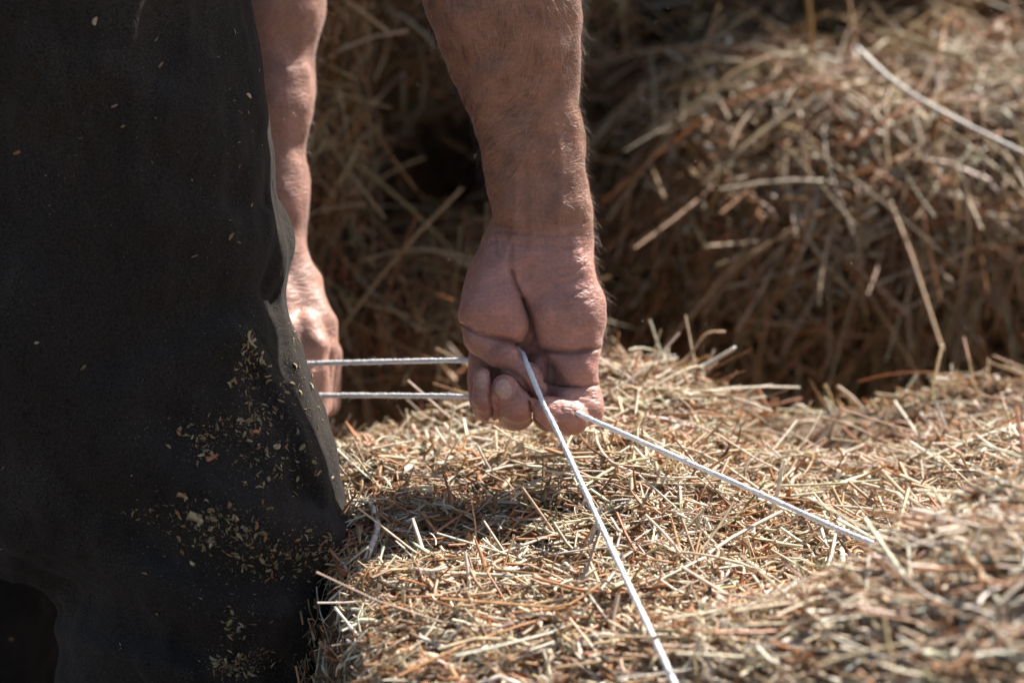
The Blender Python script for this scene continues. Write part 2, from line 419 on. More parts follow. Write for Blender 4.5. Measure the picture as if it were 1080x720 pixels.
def nets(f, X, U, Wd):
    nx, ny, nz = len(X), len(U), len(Wd); B = 8
    D = np.empty((nx, ny, nz), np.float32)
    blocks = []; cs = []
    for i in range(0, nx, B):
        for j in range(0, ny, B):
            for k in range(0, nz, B):
                e = [(A[a], A[min(a+B, len(A))-1]) for A, a in ((X, i), (U, j), (Wd, k))]
                blocks.append((i, j, k)); cs.append(([(lo+hi)/2 for lo, hi in e], math.dist([lo for lo, hi in e], [hi for lo, hi in e])/2))
    cen = np.array([c for c, r in cs]); rad = np.array([r for c, r in cs])
    gap = max(np.diff(X).max(), np.diff(U).max(), np.diff(Wd).max())
    dc = f(cen)
    act = np.abs(dc) < rad*1.35 + .012
    for (i, j, k), v, on in zip(blocks, dc, act):
        if not on: D[i:i+B, j:j+B, k:k+B] = v
    ids = np.nonzero(act)[0]
    for c0 in range(0, len(ids), 400):
        ch = ids[c0:c0+400]; pts = []; shp = []
        for b in ch:
            i, j, k = blocks[b]
            g = np.stack(np.meshgrid(X[i:i+B], U[j:j+B], Wd[k:k+B], indexing='ij'), -1)
            shp.append(g.shape[:3]); pts.append(g.reshape(-1, 3))
        v = f(np.concatenate(pts)); o = 0
        for b, s in zip(ch, shp):
            i, j, k = blocks[b]; m = s[0]*s[1]*s[2]
            D[i:i+B, j:j+B, k:k+B] = v[o:o+m].reshape(s); o += m
    ins = D < 0
    cell = np.zeros((nx-1, ny-1, nz-1), np.int8)
    for a in (0, 1):
        for b in (0, 1):
            for c in (0, 1):
                cell += ins[a:nx-1+a, b:ny-1+b, c:nz-1+c]
    I = np.argwhere((cell > 0) & (cell < 8))
    vid = np.full(cell.shape, -1, np.int32); vid[tuple(I.T)] = np.arange(len(I))
    del cell
    acc = np.zeros((len(I), 3)); cnt = np.zeros(len(I))
    cor = [(a, b, c) for a in (0, 1) for b in (0, 1) for c in (0, 1)]
    pos = {}; val = {}
    for c in cor:
        pos[c] = np.stack([X[I[:, 0]+c[0]], U[I[:, 1]+c[1]], Wd[I[:, 2]+c[2]]], -1)
        val[c] = D[I[:, 0]+c[0], I[:, 1]+c[1], I[:, 2]+c[2]].astype(float)
    for c in cor:
        for ax in range(3):
            if c[ax]: continue
            e = list(c); e[ax] = 1; e = tuple(e)
            va, vb = val[c], val[e]; x = (va < 0) != (vb < 0)
            t = np.where(x, va/np.where(x, va-vb, 1), 0)
            acc += np.where(x[:, None], pos[c] + t[:, None]*(pos[e]-pos[c]), 0); cnt += x
    V = acc/cnt[:, None]
    Fs = []
    for ax in range(3):
        s0 = [slice(None)]*3; s1 = [slice(None)]*3; s0[ax] = slice(0, -1); s1[ax] = slice(1, None)
        a, b = ins[tuple(s0)], ins[tuple(s1)]
        E = np.argwhere(a != b); inside_first = a[tuple(E.T)]
        o1, o2 = (ax+1) % 3, (ax+2) % 3
        ok = (E[:, o1] > 0) & (E[:, o2] > 0) & (E[:, o1] < D.shape[o1]-1) & (E[:, o2] < D.shape[o2]-1)
        E = E[ok]; inside_first = inside_first[ok]
        qd = []
        for da, db in ((1, 1), (0, 1), (0, 0), (1, 0)):
            c = E.copy(); c[:, o1] -= da; c[:, o2] -= db; qd.append(vid[tuple(c.T)])
        qd = np.stack(qd, -1); qd[~inside_first] = qd[~inside_first][:, ::-1]
        Fs.append(qd)
    F = np.concatenate(Fs); F = F[(F >= 0).all(1)]
    return V, F

mm = 1e-3
S_px = .627e-3
# ---- right hand
palm = [
    ([(Aq(250, 130, 1), 14*mm), (Aq(232, 330, 5), 18*mm), (Aq(222, 500, 7), 21.5*mm), (Aq(265, 590, 8), 18*mm)], 1.15),        # ball of the thumb
    ([(Aq(600, 100, 1), 17*mm), (Aq(612, 260, 3), 18*mm), (Aq(655, 480, 4), 20*mm), (Aq(678, 690, 2), 18*mm)], 1.20),           # heel of the hand
    ([(Aq(500, 110, -1), 14*mm), (Aq(500, 330, 1), 15*mm), (Aq(548, 520, 4), 15.5*mm), (Aq(575, 660, 2), 15*mm)], 1.2),
    ([(Aq(430, 90, -1), 15*mm), (Aq(440, 400, -8), 15*mm), (Aq(430, 640, -12), 13*mm)], 1.1),                                   # hollow of the palm
]
back = [[(Aq(430, 200, -10), 13*mm), (Bq(170, 90, -16), 11*mm)], [(Aq(430, 200, -10), 13*mm), (Bq(340, 110, -16), 11*mm)],
        [(Aq(480, 200, -10), 13*mm), (Bq(520, 120, -14), 11*mm)], [(Aq(560, 200, -8), 13*mm), (Bq(700, 140, -8), 12*mm)]]
thumb = [(Aq(215, 560, 8), 17*mm), (Bq(172, 95, 10), 13.0*mm), (Bq(265, 205, 14), 11.4*mm), (Bq(400, 330, 15), 9.6*mm), (Bq(455, 385, 14), 8.2*mm)]
fingers = [
    ([(Bq(170, 90, -16), 10*mm), (Bq(168, 460, -6), 10*mm), (Bq(182, 500, 6), 10.4*mm), (Bq(176, 450, 18), 9.4*mm), (Bq(152, 332, 21), 7.7*mm)]),
    ([(Bq(340, 110, -16), 10*mm), (Bq(330, 540, -6), 10.5*mm), (Bq(350, 545, 8), 10.8*mm), (Bq(350, 490, 21), 10.6*mm), (Bq(284, 390, 25), 9.0*mm)]),
    ([(Bq(520, 120, -14), 10*mm), (Bq(520, 560, -6), 10.5*mm), (Bq(640, 575, 6), 10*mm), (Bq(655, 566, 17), 9.6*mm), (Bq(510, 532, 24), 8.2*mm)]),
    ([(Bq(690, 200, 0), 12.5*mm), (Bq(690, 290, 3), 14*mm)]),                                                      # pad under the little finger
    ([(Bq(700, 300, 0), 12*mm), (Bq(735, 470, 3), 11.2*mm), (Bq(728, 510, 7), 10.6*mm), (Bq(640, 455, 8), 9*mm), (Bq(560, 420, 2), 8*mm)]),
    ([(Bq(470, 250, -4), 8.5*mm), (Bq(455, 400, 0), 9*mm), (Bq(540, 470, -2), 10*mm), (Bq(640, 540, -2), 11*mm)]),
    ([(Bq(600, 300, -6), 10*mm), (Bq(640, 430, -4), 11*mm), (Bq(690, 540, -2), 10*mm)]),   # folded flesh behind the thumb tip
]
def F_(*pts): return [(480+x/5.333, 235+y/5.333) for x, y in pts]
def G_(*pts): return [(480+x/5.333, 335+y/5.333) for x, y in pts]
creases = [  # polyline px, width px, depth m
    (F_((215, 95), (330, 112), (450, 130), (560, 130), (640, 150)), 1.6, .0006), (F_((640, 150), (720, 140)), 1.3, .0004),
    ([(541, 262), (546, 210), (544, 160)], 5, -.0010), ([(561, 255), (562, 200), (556, 140)], 4.5, -.0012), ([(590, 250), (592, 190), (586, 130)], 5, -.0008),
    (F_((225, 48), (400, 62), (560, 78), (700, 66)), 1.4, .0008),
    (F_((225, 10), (380, 30), (520, 40)), 1.3, .0006),
    (F_((300, -30), (450, -10), (620, 10), (740, 0)), 1.4, .0006),
    (F_((318, 125), (308, 190), (318, 270)), 2.0, .0007), (F_((318, 270), (335, 330), (380, 430)), 1.9, .0022), (F_((380, 430), (425, 540), (444, 640), (420, 700)), 2.3, .0036),
    (F_((322, 150), (312, 220), (340, 330), (385, 430), (428, 540), (444, 640)), 5.0, .0010),
    (F_((228, 100), (232, 170)), 1.5, .0008),
    (F_((40, 570), (100, 612), (200, 640), (320, 660), (385, 705)), 1.7, .0019), (F_((140, 625), (240, 650), (340, 680)), 5, .0012),
    (F_((580, 300), (660, 278), (730, 240)), 1.3, .0008), (F_((565, 352), (640, 330), (700, 305)), 1.3, .0009),
    (F_((630, 420), (690, 395), (745, 375)), 1.3, .0008), (F_((620, 470), (690, 455), (765, 425)), 1.3, .0007),
    (F_((560, 250), (640, 240)), 1.2, .0005),
    (F_((640, 545), (720, 520), (780, 490)), 1.2, .0005), (F_((700, 640), (760, 610), (815, 600)), 1.2, .0006),
    (G_((390, 215), (470, 182), (560, 188), (660, 198), (750, 178), (840, 168)), 1.9, .0022), (G_((400, 210), (480, 185), (600, 192), (740, 180)), 6, .0016),
    (G_((500, 355), (590, 388), (690, 388), (815, 378)), 1.6, .0016),
    (G_((290, 190), (250, 230), (240, 290)), 1.6, .0007), (G_((170, 200), (200, 230)), 1.4, .0005),
    (G_((700, 440), (760, 450), (800, 470)), 1.2, .0005),
    (G_((100, 432), (150, 448), (195, 438)), 1.2, .0006), (G_((110, 500), (170, 515)), 1.2, .0005), (G_((208, 290), (204, 370), (196, 440), (208, 520), (200, 580)), 1.7, .0024), (G_((415, 470), (440, 560), (520, 640)), 1.6, .0022), (G_((140, 245), (205, 285), (300, 292), (385, 345), (430, 440)), 1.6, .0016),
    (G_((235, 488), (300, 500), (350, 475)), 1.2, .0005), (G_((590, 480), (605, 530)), 1.2, .0005), (G_((665, 520), (700, 570)), 1.2, .0006), (G_((330, 365), (345, 420), (320, 460)), 1.3, .0006),
    (G_((560, 500), (600, 520)), 1.3, .0005),
]
def ring(cx, cy, ax, ay, ang):
    t = np.linspace(0, 2*math.pi, 17); x, y = ax*np.cos(t), ay*np.sin(t); ca, sa = math.cos(ang), math.sin(ang)
    return [(480+cx/5.333+a*ca-b*sa, 335+cy/5.333+a*sa+b*ca) for a, b in zip(x, y)]
creases += [(ring(272, 402, 9.4, 12.0, -.35), .9, .0005), (ring(142, 345, 8.4, 11.0, .05), .9, .0004)]
pit = G_((400, 195), (415, 205))
farm_L = [(K(550, 262, 0), 25), (K(549, 205, .002), 26.5), (K(548, 160, .004), 29), (K(540, 120, .008), 34), (K(521, 60, .016), 42), (K(506, 0, .024), 50), (K(480, -120, .040), 60)]
farm_R = [(K(590, 265, -.002), 25), (K(589, 215, 0), 27), (K(578, 160, .002), 32), (K(568, 120, .006), 35), (K(558, 60, .014), 45), (K(549, 0, .022), 53), (K(532, -120, .040), 60)]
farm_L = [(c, r*S_px) for c, r in farm_L]; farm_R = [(c, r*S_px) for c, r in farm_R]
ELB_R = np.array([-.035, .315, .055]); SH_R = np.array([-.10, .60, -.10])
ELB_L = np.array([-.195, .35, -.16]); SH_L = np.array([-.14, .60, -.48])
wl = -.135
farl = [(K(290, 268, wl), .0205), (K(284, 200, wl), .0225), (K(284, 100, wl+.002), .029), (K(283, 0, wl+.003), .036), (ELB_L, .044), (SH_L, .056)]
lhand = [[(K(288, 268, wl), .020), (K(304, 305, wl), .0215), (K(319, 345, wl+.004), .0222), (K(322, 360, wl+.004), .020)]]
lfing = [[(K(322+4*i, 345+4*i, wl+.022-.019*i), .0125), (K(333+4.5*i, 366+3*i, wl+.028-.019*i), .0112), (K(332+4*i, 432-3*i, wl+.026-.019*i), .0098), (K(314+4*i, 432-4*i, wl+.028-.019*i), .0088), (K(308+4*i, 400, wl+.018-.019*i), .008)] for i in range(4)]
lthumb = [(K(296, 300, wl+.014), .012), (K(300, 350, wl+.030), .0105), (K(322, 392, wl+.034), .009)]

TORSO = [(np.array([-.41, .37, -.12]), .165), (np.array([-.28, .49, -.18]), .17), (np.array([-.08, .63, -.37]), .14)]
def torso_sdf(p, g=0.0):
    d = chain(p, [(c, r+g) for c, r in TORSO], .05)
    for s in (SH_R, SH_L): d = smin(d, seg(p, TORSO[2][0], s, .10+g, .062+g), .06)
    return d
HEAD = np.array([.31, .765, -.50])
def head_sdf(p):
    d = smin(seg(p, HEAD+[-.02, .01, 0], HEAD+[.03, -.02, 0], .088, .075), seg(p, HEAD+[.03, -.03, .0], HEAD+[.055, -.075, 0], .06, .045), .04)   # skull and jaw, face turned down and ahead
    d = smin(d, seg(p, HEAD+[.085, -.03, 0], HEAD+[.105, -.055, 0], .012, .014), .02)        # nose
    for s in (-1, 1): d = smin(d, seg(p, HEAD+[-.005, -.015, .083*s], HEAD+[.01, -.045, .080*s], .016, .012), .012)   # ears
    return d
def body_sdf(p):
    px, py = pix(p)
    pa = None
    for c, ws in palm:
        e = chain(p, c, .010, ws)
        if c is palm[0][0]: th = e
        else: pa = e if pa is None else smin(pa, e, .010)
    for c in back: pa = smin(pa, chain(p, c, .008), .010)
    pa = smin(pa, th, .0055)
    arm = smin(chain(p, farm_L, .02), chain(p, farm_R, .02), .009)
    arm = smin(arm, seg(p, (farm_L[-1][0]+farm_R[-1][0])/2, ELB_R, .05, .048), .02)
    arm = smin(arm, seg(p, ELB_R, SH_R, .048, .058), .03)
    d = smin(pa, arm, .012)
    d = smin(d, chain(p, thumb, .005), .0035)
    for i, c in enumerate(fingers):
        d = smin(d, chain(p, c, .004), .0022 if i not in (3,) else .005)
    near = (p[:, 2] > -.008) & (np.abs(d) < .02) & (px > 470) & (px < 660) & (py > 130) & (py < 475)
    if near.any():
        q = np.zeros(len(p)); x, y = px[near], py[near]; a = np.zeros(near.sum())
        for pts, w, dep in creases:
            a += dep*np.exp(-(polydist(x, y, pts)/w)**2)
        a += .006*np.exp(-(polydist(x, y, pit)/5.0)**2)
        front_w = np.clip((p[near, 2]+.004)/.008, 0, 1)
        q[near] = np.clip(a*1.25, -.003, .0055)*front_w; d = d + q
    # left arm
    l = chain(p, farl, .02)
    for c in lhand: l = smin(l, chain(p, c, .01), .012)
    for c in lfing: l = smin(l, chain(p, c, .003), .0015)
    l = smin(l, chain(p, lthumb, .005), .004)
    d = np.minimum(d, l)
    d = smin(d, torso_sdf(p), .02)
    d = smin(d, seg(p, np.array([-.04, .67, -.41]), HEAD+[-.05, .0, 0], .060, .055), .04)
    d = smin(d, head_sdf(p), .03)
    # gentle tendons and unevenness of the forearms
    d = d + .0010*snoise(p, SK)
    return d
SK = sines(21, 14, 14.0, 60.0)
X = axis((-.60, -.21, .013), (-.21, -.10, .0022), (-.10, -.058, .003), (-.058, .072, .00105), (.072, .10, .004), (.10, .32, .013))
U = axis((-.10, -.075, .003), (-.075, .235, .00105), (.235, .33, .005), (.33, .90, .013))
Wd = axis((-.64, -.20, .012), (-.20, -.075, .0022), (-.075, -.035, .003), (-.035, .062, .00105), (.062, .12, .005), (.12, .22, .013))
V, F = nets(body_sdf, X, U, Wd)
px, py = pix(V)
tan = np.array([.33, .165, .105]); pink = np.array([.44, .225, .175]); pale = np.array([.44, .265, .20])
hand = (V[:, 2] > -.06) & (V[:, 1] < .08)
t = np.clip((py-238)/22, 0, 1)[:, None]*hand[:, None]
C = tan*(1-t) + pink*t
lf = ((V[:, 2] < -.07) & (V[:, 1] < .3))[:, None]
C = np.where(lf, np.array([.41, .235, .18]), C)  # left arm coloured paler to stand for the stronger sunlight on it
# redder knuckles and finger tips, paler nails, crease lines and finger gaps coloured darker
def spot(c, r, colr, k, C):
    c = np.array(c); g = (k*np.exp(-((np.linalg.norm(V-c, axis=1)/r)**2)))[:, None]; return C*(1-g) + np.array(colr)*g
for c, r in ((Bq(150, 330, 28), .010), (Bq(292, 385, 36), .011), (Bq(500, 530, 34), .010), (Aq(300, 560, 25), .018), (Bq(160, 520, 16), .014), (Bq(420, 560, 26), .014)):
    C = spot(c, r, (.46, .20, .15), .55, C)
def ell(cx, cy, ax, ay, ang, soft=.12):
    dx, dy = px-(480+cx/5.333), py-(335+cy/5.333); ca, sa = math.cos(ang), math.sin(ang)
    e = np.hypot((dx*ca+dy*sa)/ax, (-dx*sa+dy*ca)/ay); return np.clip((1-e)/soft, 0, 1)*(V[:, 2] > .02)
nail = np.maximum(ell(272, 402, 9.0, 11.5, -.35), .65*ell(142, 345, 8.0, 10.5, .05))
C = C*(1-nail[:, None]*.8) + np.array([.58, .40, .33])*nail[:, None]*.8
crease_dark = np.zeros(len(V))
sel = hand & (V[:, 2] > -.004)
for pts, w, dep in creases: crease_dark[sel] = np.maximum(crease_dark[sel], np.clip(dep/.003, 0, 1)*np.exp(-(polydist(px[sel], py[sel], pts)/(w*.7))**2))
C = C*(1 - .45*crease_dark[:, None])
person = make_mesh('person', to_world(V), F, M_SKIN, color=C)
tag(person, 'bending person in black trousers holding two white cords in both fists, bare hairy forearms', 'person')
vw = to_world(V)
nn = np.empty(len(V)*3, np.float32); person.data.vertex_normals.foreach_get('vector', nn); bn = nn.reshape(-1, 3).astype(float)

# ---- arm hair
def arm_hair(sel, n, dirfun, Lr, r, pale=.12):
    ids = np.nonzero(sel)[0]; ids = rng.choice(ids, n)
    P, N = vw[ids], bn[ids]
    d = to_world(dirfun(V[ids])); d = d - N*(d*N).sum(1)[:, None]; d = unit(d)
    lift = rng.uniform(.10, .75, n)
    T = unit(d + N*lift[:, None] + rng.normal(0, .28, (n, 3)))
    L = rng.uniform(*Lr, n)
    C = np.where(rng.random((n, 1)) < pale, np.array([[.50, .40, .32]]), np.array([[.022, .014, .010]]))*rng.uniform(.7, 1.4, (n, 1))
    return stalks(P + T*(L*.48)[:, None], T, N, L, np.full(n, r*2), C, bend=-N*(L*.12)[:, None]*rng.uniform(.3, 1.4, (n, 1)), rings=5, sides=3, flat=1, taper=.25)
def swirl(v):
    x, y = pix(v); a = .5*np.sin(y/42.0+x/70.0) + .35*np.sin(x/23.0)
    return np.stack([np.sin(a-.25), -np.cos(a), np.zeros(len(v))], -1)
rarm = (V[:, 2] > -.05) & (V[:, 1] < .30) & (py < 250)
dens = rng.random(len(V)) < np.clip((250-py)/90, .0, 1)**1.4*np.clip(.8+.3*snoise(V, sines(77, 10, 18, 60)), .35, 1)
H = [arm_hair(rarm & dens & (px > 440), 5200, swirl, (.006, .017), .062e-3),
     arm_hair((V[:, 2] > -.05) & (px > 575) & (py > 200) & (py < 370) & (bn[:, 0] > .55), 320, lambda v: np.tile([.5, -1, 0], (len(v), 1)), (.006, .015), .05e-3, .8),  # mostly pale hairs along the right side imitate rim light
     arm_hair((V[:, 2] > -.05) & (px > 590) & (py < 255) & (bn[:, 0] > .6), 1900, lambda v: np.tile([.35, -1, 0], (len(v), 1)), (.0025, .0075), .04e-3, .7),  # short pale fuzz, rim light put into the hair colour
     arm_hair((V[:, 2] < -.07) & (V[:, 1] < .3) & (py < 290) & (px > 240), 2600, swirl, (.006, .015), .045e-3)]
HV, HF, HC = join(H); make_mesh('arm_hair', HV, HF, M_HAIR, person, color=HC)
# head hair
def cap_sdf(p): return np.maximum(head_sdf(p) - .010, np.maximum((p-HEAD) @ np.array([.75, -.66, 0]) - .035, -(p-HEAD) @ np.array([0., 1, 0]) - .045))
hx, hu, hw = (axis((HEAD[i]-.16, HEAD[i]+.16, .008)) for i in range(3))
hv, hf = nets(cap_sdf, hx, hu, hw); make_mesh('hair', to_world(hv), hf, plain('dark_hair', (.03, .022, .017), .6), person)

# ---- shirt
def shirt_sdf(p):
    d = torso_sdf(p, .012)
    for e, s in ((ELB_R, SH_R), (ELB_L, SH_L)): d = smin(d, seg(p, s, s+(e-s)*.62, .076, .066), .03)
    return d + .004*snoise(p, SS)
SS = sines(33, 12, 4, 16)
sx, su, sw_ = axis((-.66, .12, .009)), axis((.10, .88, .009)), axis((-.62, .12, .009))
sv, sf = nets(shirt_sdf, sx, su, sw_); make_mesh('shirt', to_world(sv), sf, M_SHIRT, person)

# ---- trousers
px_m = S_px
def KT(x, y, w, r): return (K(x, y, w), r*px_m)
leg_near = [KT(-70, -180, .070, 178), KT(60, -30, .060, 174), KT(112, 120, .046, 149), KT(150, 260, .034, 134), KT(190, 390, .018, 121), KT(232, 500, .020, 115), KT(243, 562, .026, 115), KT(224, 650, .016, 120), KT(201, 730, .004, 126), KT(165, 900, -.05, 120), KT(150, 1050, -.09, 100)]
leg_wide = [KT(35, 250, .03, 158), KT(98, 465, .004, 165)]
leg_far = [KT(-110, -150, -.22, 180), KT(-60, 150, -.25, 150), KT(-10, 450, -.26, 125), KT(-40, 700, -.30, 115), KT(-60, 1080, -.36, 95)]
folds = [  # polyline px, width px, height m  (ridges +, valleys -)
    ([(258, 350), (285, 395), (312, 440), (335, 500), (352, 560)], 9, .006), ([(262, 395), (290, 450), (318, 520)], 13, -.006),
    ([(318, 340), (335, 420), (352, 500)], 12, -.004),
    ([(355, 575), (290, 560), (215, 520), (130, 470)], 24, .010), ([(350, 530), (290, 512), (230, 470), (170, 440)], 22, -.008),
    ([(345, 610), (270, 610), (190, 580), (90, 520)], 24, -.009), ([(330, 650), (250, 650), (150, 610)], 20, .006),
    ([(300, 700), (230, 690), (120, 640), (40, 600)], 18, -.007),
    ([(262, 160), (240, 145), (190, 105), (110, 80)], 26, .004), ([(262, 218), (240, 210), (200, 190), (130, 150)], 18, -.005),
    ([(300, 255), (250, 245), (170, 230)], 24, .003), ([(262, 0), (268, 80), (276, 130)], 8, .004),
    ([(310, 320), (260, 310), (190, 330), (120, 380)], 22, -.006), ([(240, 360), (170, 390), (90, 450)], 26, .007),
    ([(100, 120), (130, 260), (110, 380)], 26, -.005), ([(40, 60), (60, 220), (30, 400)], 30, .007),
    ([(60, 665), (120, 690), (200, 715)], 14, .006), ([(48, -20), (72, 80), (100, 190), (128, 300), (150, 400)], 2.6, -.0022), ([(56, -20), (80, 80), (108, 190), (136, 300), (158, 400)], 4, .0012),
]
ST = sines(40, 16, 6, 30); ST2 = sines(41, 26, 26, 75)
def trouser_sdf(p):
    x, y = pix(p)
    d = smin(chain(p, leg_near, .03), chain(p, leg_wide, .03), .03)
    d = smin(d, chain(p, leg_far, .03), .012)
    d = smin(d, seg(p, np.array([-.42, .33, -.05]), np.array([-.42, .33, -.2]), .155, .155), .04)
    a = np.zeros(len(p)); nr = (np.abs(d) < .03) & (x > -60) & (x < 380)
    for pts, w, h in folds: a[nr] += .75*h*np.exp(-(polydist(x[nr], y[nr], pts)/w)**2)
    return d - a*np.clip((p[:, 2]+.03)/.04, .0, 1) + .0022*snoise(p, ST) + .0011*snoise(p*np.array([1, .55, 1]), ST2)
tx = axis((-.66, -.36, .010), (-.36, -.09, .0021)); tu = axis((-.47, -.24, .008), (-.24, .24, .0021), (.24, .56, .012)); tw = axis((-.46, -.12, .008), (-.12, .0, .004), (.0, .19, .0021), (.19, .24, .006))
tv, tf = nets(trouser_sdf, tx, tu, tw)
trousers = make_mesh('trousers', to_world(tv), tf, M_TROUSER, person)
for c in (K(150, 1050, -.09), K(-60, 1080, -.36)):
    w0 = to_world(c)
    def boot_sdf(p, b=np.array([w0[0], w0[1], -.52])):
        return np.maximum(smin(seg(p, b+[0, 0, .05], b+[.0, 0, .22], .052, .055), seg(p, b+[-.01, 0, .045], b+[.17, .08, .035], .05, .042), .03), -(p[:, 2]+.519))
    bx, by, bz = axis((w0[0]-.1, w0[0]+.26, .007)), axis((w0[1]-.1, w0[1]+.18, .007)), axis((-.53, -.24, .007))
    bv, bf = nets(boot_sdf, bx, by, bz); make_mesh('boot', bv, bf, M_BOOT, person)

# ---- chaff caught on the trouser leg
bvh = BVHTree.FromPolygons([tuple(v) for v in to_world(tv)], [tuple(int(i) for i in f) for f in tf])
cam_pos = to_world(np.array([0, 0, DIST]))
def on_cloth(px_, py_):
    dvec = to_world(K(px_, py_, 0.0)) - cam_pos
    h, n, i, dist = bvh.ray_cast(Vector(cam_pos), Vector(dvec).normalized())
    if h is None: return None
    n = np.array(n);  n = n if n @ dvec < 0 else -n
    return np.array(h), n
cl = [(262, 365, 7, 16, 34), (270, 385, 16, 16, 26), (258, 410, 7, 14, 22), (262, 448, 26, 14, 80), (300, 420, 22, 26, 40), (205, 455, 32, 14, 34), (215, 472, 14, 10, 20),
      (290, 490, 32, 24, 90), (205, 545, 24, 12, 46), (245, 560, 34, 16, 120), (290, 590, 38, 18, 100), (320, 585, 24, 14, 60), (345, 575, 8, 16, 26), (155, 540, 12, 10, 18),
      (250, 660, 24, 16, 34), (262, 700, 24, 10, 70), (240, 705, 16, 8, 40), (330, 640, 12, 30, 20), (332, 425, 8, 34, 30), (312, 365, 7, 34, 24), (170, 230, 110, 160, 26), (255, 110, 30, 60, 14), (180, 600, 120, 70, 26)]
Pp, Nn, Sz = [], [], []
for cx, cy, sx_, sy_, n in cl:
    for _ in range(int(n*2.1)):
        h = on_cloth(rng.normal(cx, sx_*.75), rng.normal(cy, sy_*.75))
        if h is not None: Pp.append(h[0]); Nn.append(h[1]); Sz.append(rng.random())
Pp, Nn, Sz = np.array(Pp), np.array(Nn), np.array(Sz); n = len(Pp)
CH = np.array([(.42, .30, .15), (.34, .24, .12), (.45, .20, .08), (.28, .22, .09), (.55, .42, .26)])[rng.choice(5, n, p=[.35, .25, .12, .13, .15])]*rng.uniform(.6, 1.15, (n, 1))
Ls = .0006 + .0050*Sz**4; Ws = Ls*rng.uniform(.15, .7, n)
# powdery crumbs between the flakes
Pd, Nd = [], []
for cx, cy, sx_, sy_, n_ in cl:
    for _ in range(int(n_*3.2)):
        h = on_cloth(rng.normal(cx, sx_*1.1), rng.normal(cy, sy_*1.1))
        if h is not None: Pd.append(h[0]); Nd.append(h[1])
Pp = np.concatenate([Pp, Pd]); Nn = np.concatenate([Nn, Nd]); k_ = len(Pd); n += k_
ld = rng.uniform(.0002, .0008, k_); Ls = np.concatenate([Ls, ld]); Ws = np.concatenate([Ws, ld*rng.uniform(.3, .8, k_)])
CH = np.concatenate([CH, np.array([[.36, .28, .18]])*rng.uniform(.5, 1.3, (k_, 1))])
V1 = lay(Pp, Nn, Ls, Ws, CH, .35, lift=(.0002, .0009), bendk=.3, rings=5, sides=4, flat=.25, leaf=True)
ch = make_mesh('hay_chaff', V1[0], V1[1], M_STRAW, color=V1[2])
tag(ch, 'crumbs of dry chaff clinging to the knee and thigh of the black trousers', 'chaff', kind='stuff')
def flake(px_, py_, L, W, ang, c, label):
    h = on_cloth(px_, py_)
    if h is None: return
    T = to_world(np.array([math.cos(ang), math.sin(ang), 0.]))
    vs = [stalks(h[0][None]+h[1]*.0012, T[None], h[1][None], np.array([L]), np.array([W]), np.array([c]), bend=(h[1]*L*.25)[None], rings=7, sides=6, flat=.25, taper=.5),
          stalks(h[0][None]+h[1]*.0012+T*L*.2, (T*.4+np.cross(T, h[1]))[None], h[1][None], np.array([L*.8]), np.array([W*.6]), np.array([c])*.85, bend=(h[1]*L*.15)[None], rings=6, sides=6, flat=.25, taper=.4)]
    V_, F_2, C_ = join(vs); tag(make_mesh('leaf_flake', V_, F_2, M_STRAW, color=C_), label, 'leaf flake', 'leaf flakes on the trousers')
flake(223, 483, .008, .0045, .4, (.50, .20, .09), 'orange leaf flake on the trousers, alone above the pale one')
flake(208, 546, .010, .007, -.5, (.52, .42, .25), 'largest pale yellow leaf flake on the black trousers')
flake(193, 522, .007, .0035, -.4, (.46, .30, .16), 'small tan flake just above the largest pale one')
flake(349, 580, .013, .004, -1.0, (.48, .22, .10), 'rusty curled flake on the edge of the knee')
flake(263, 358, .011, .004, -1.2, (.50, .38, .22), 'long tan husk highest on the thigh, at the fold')

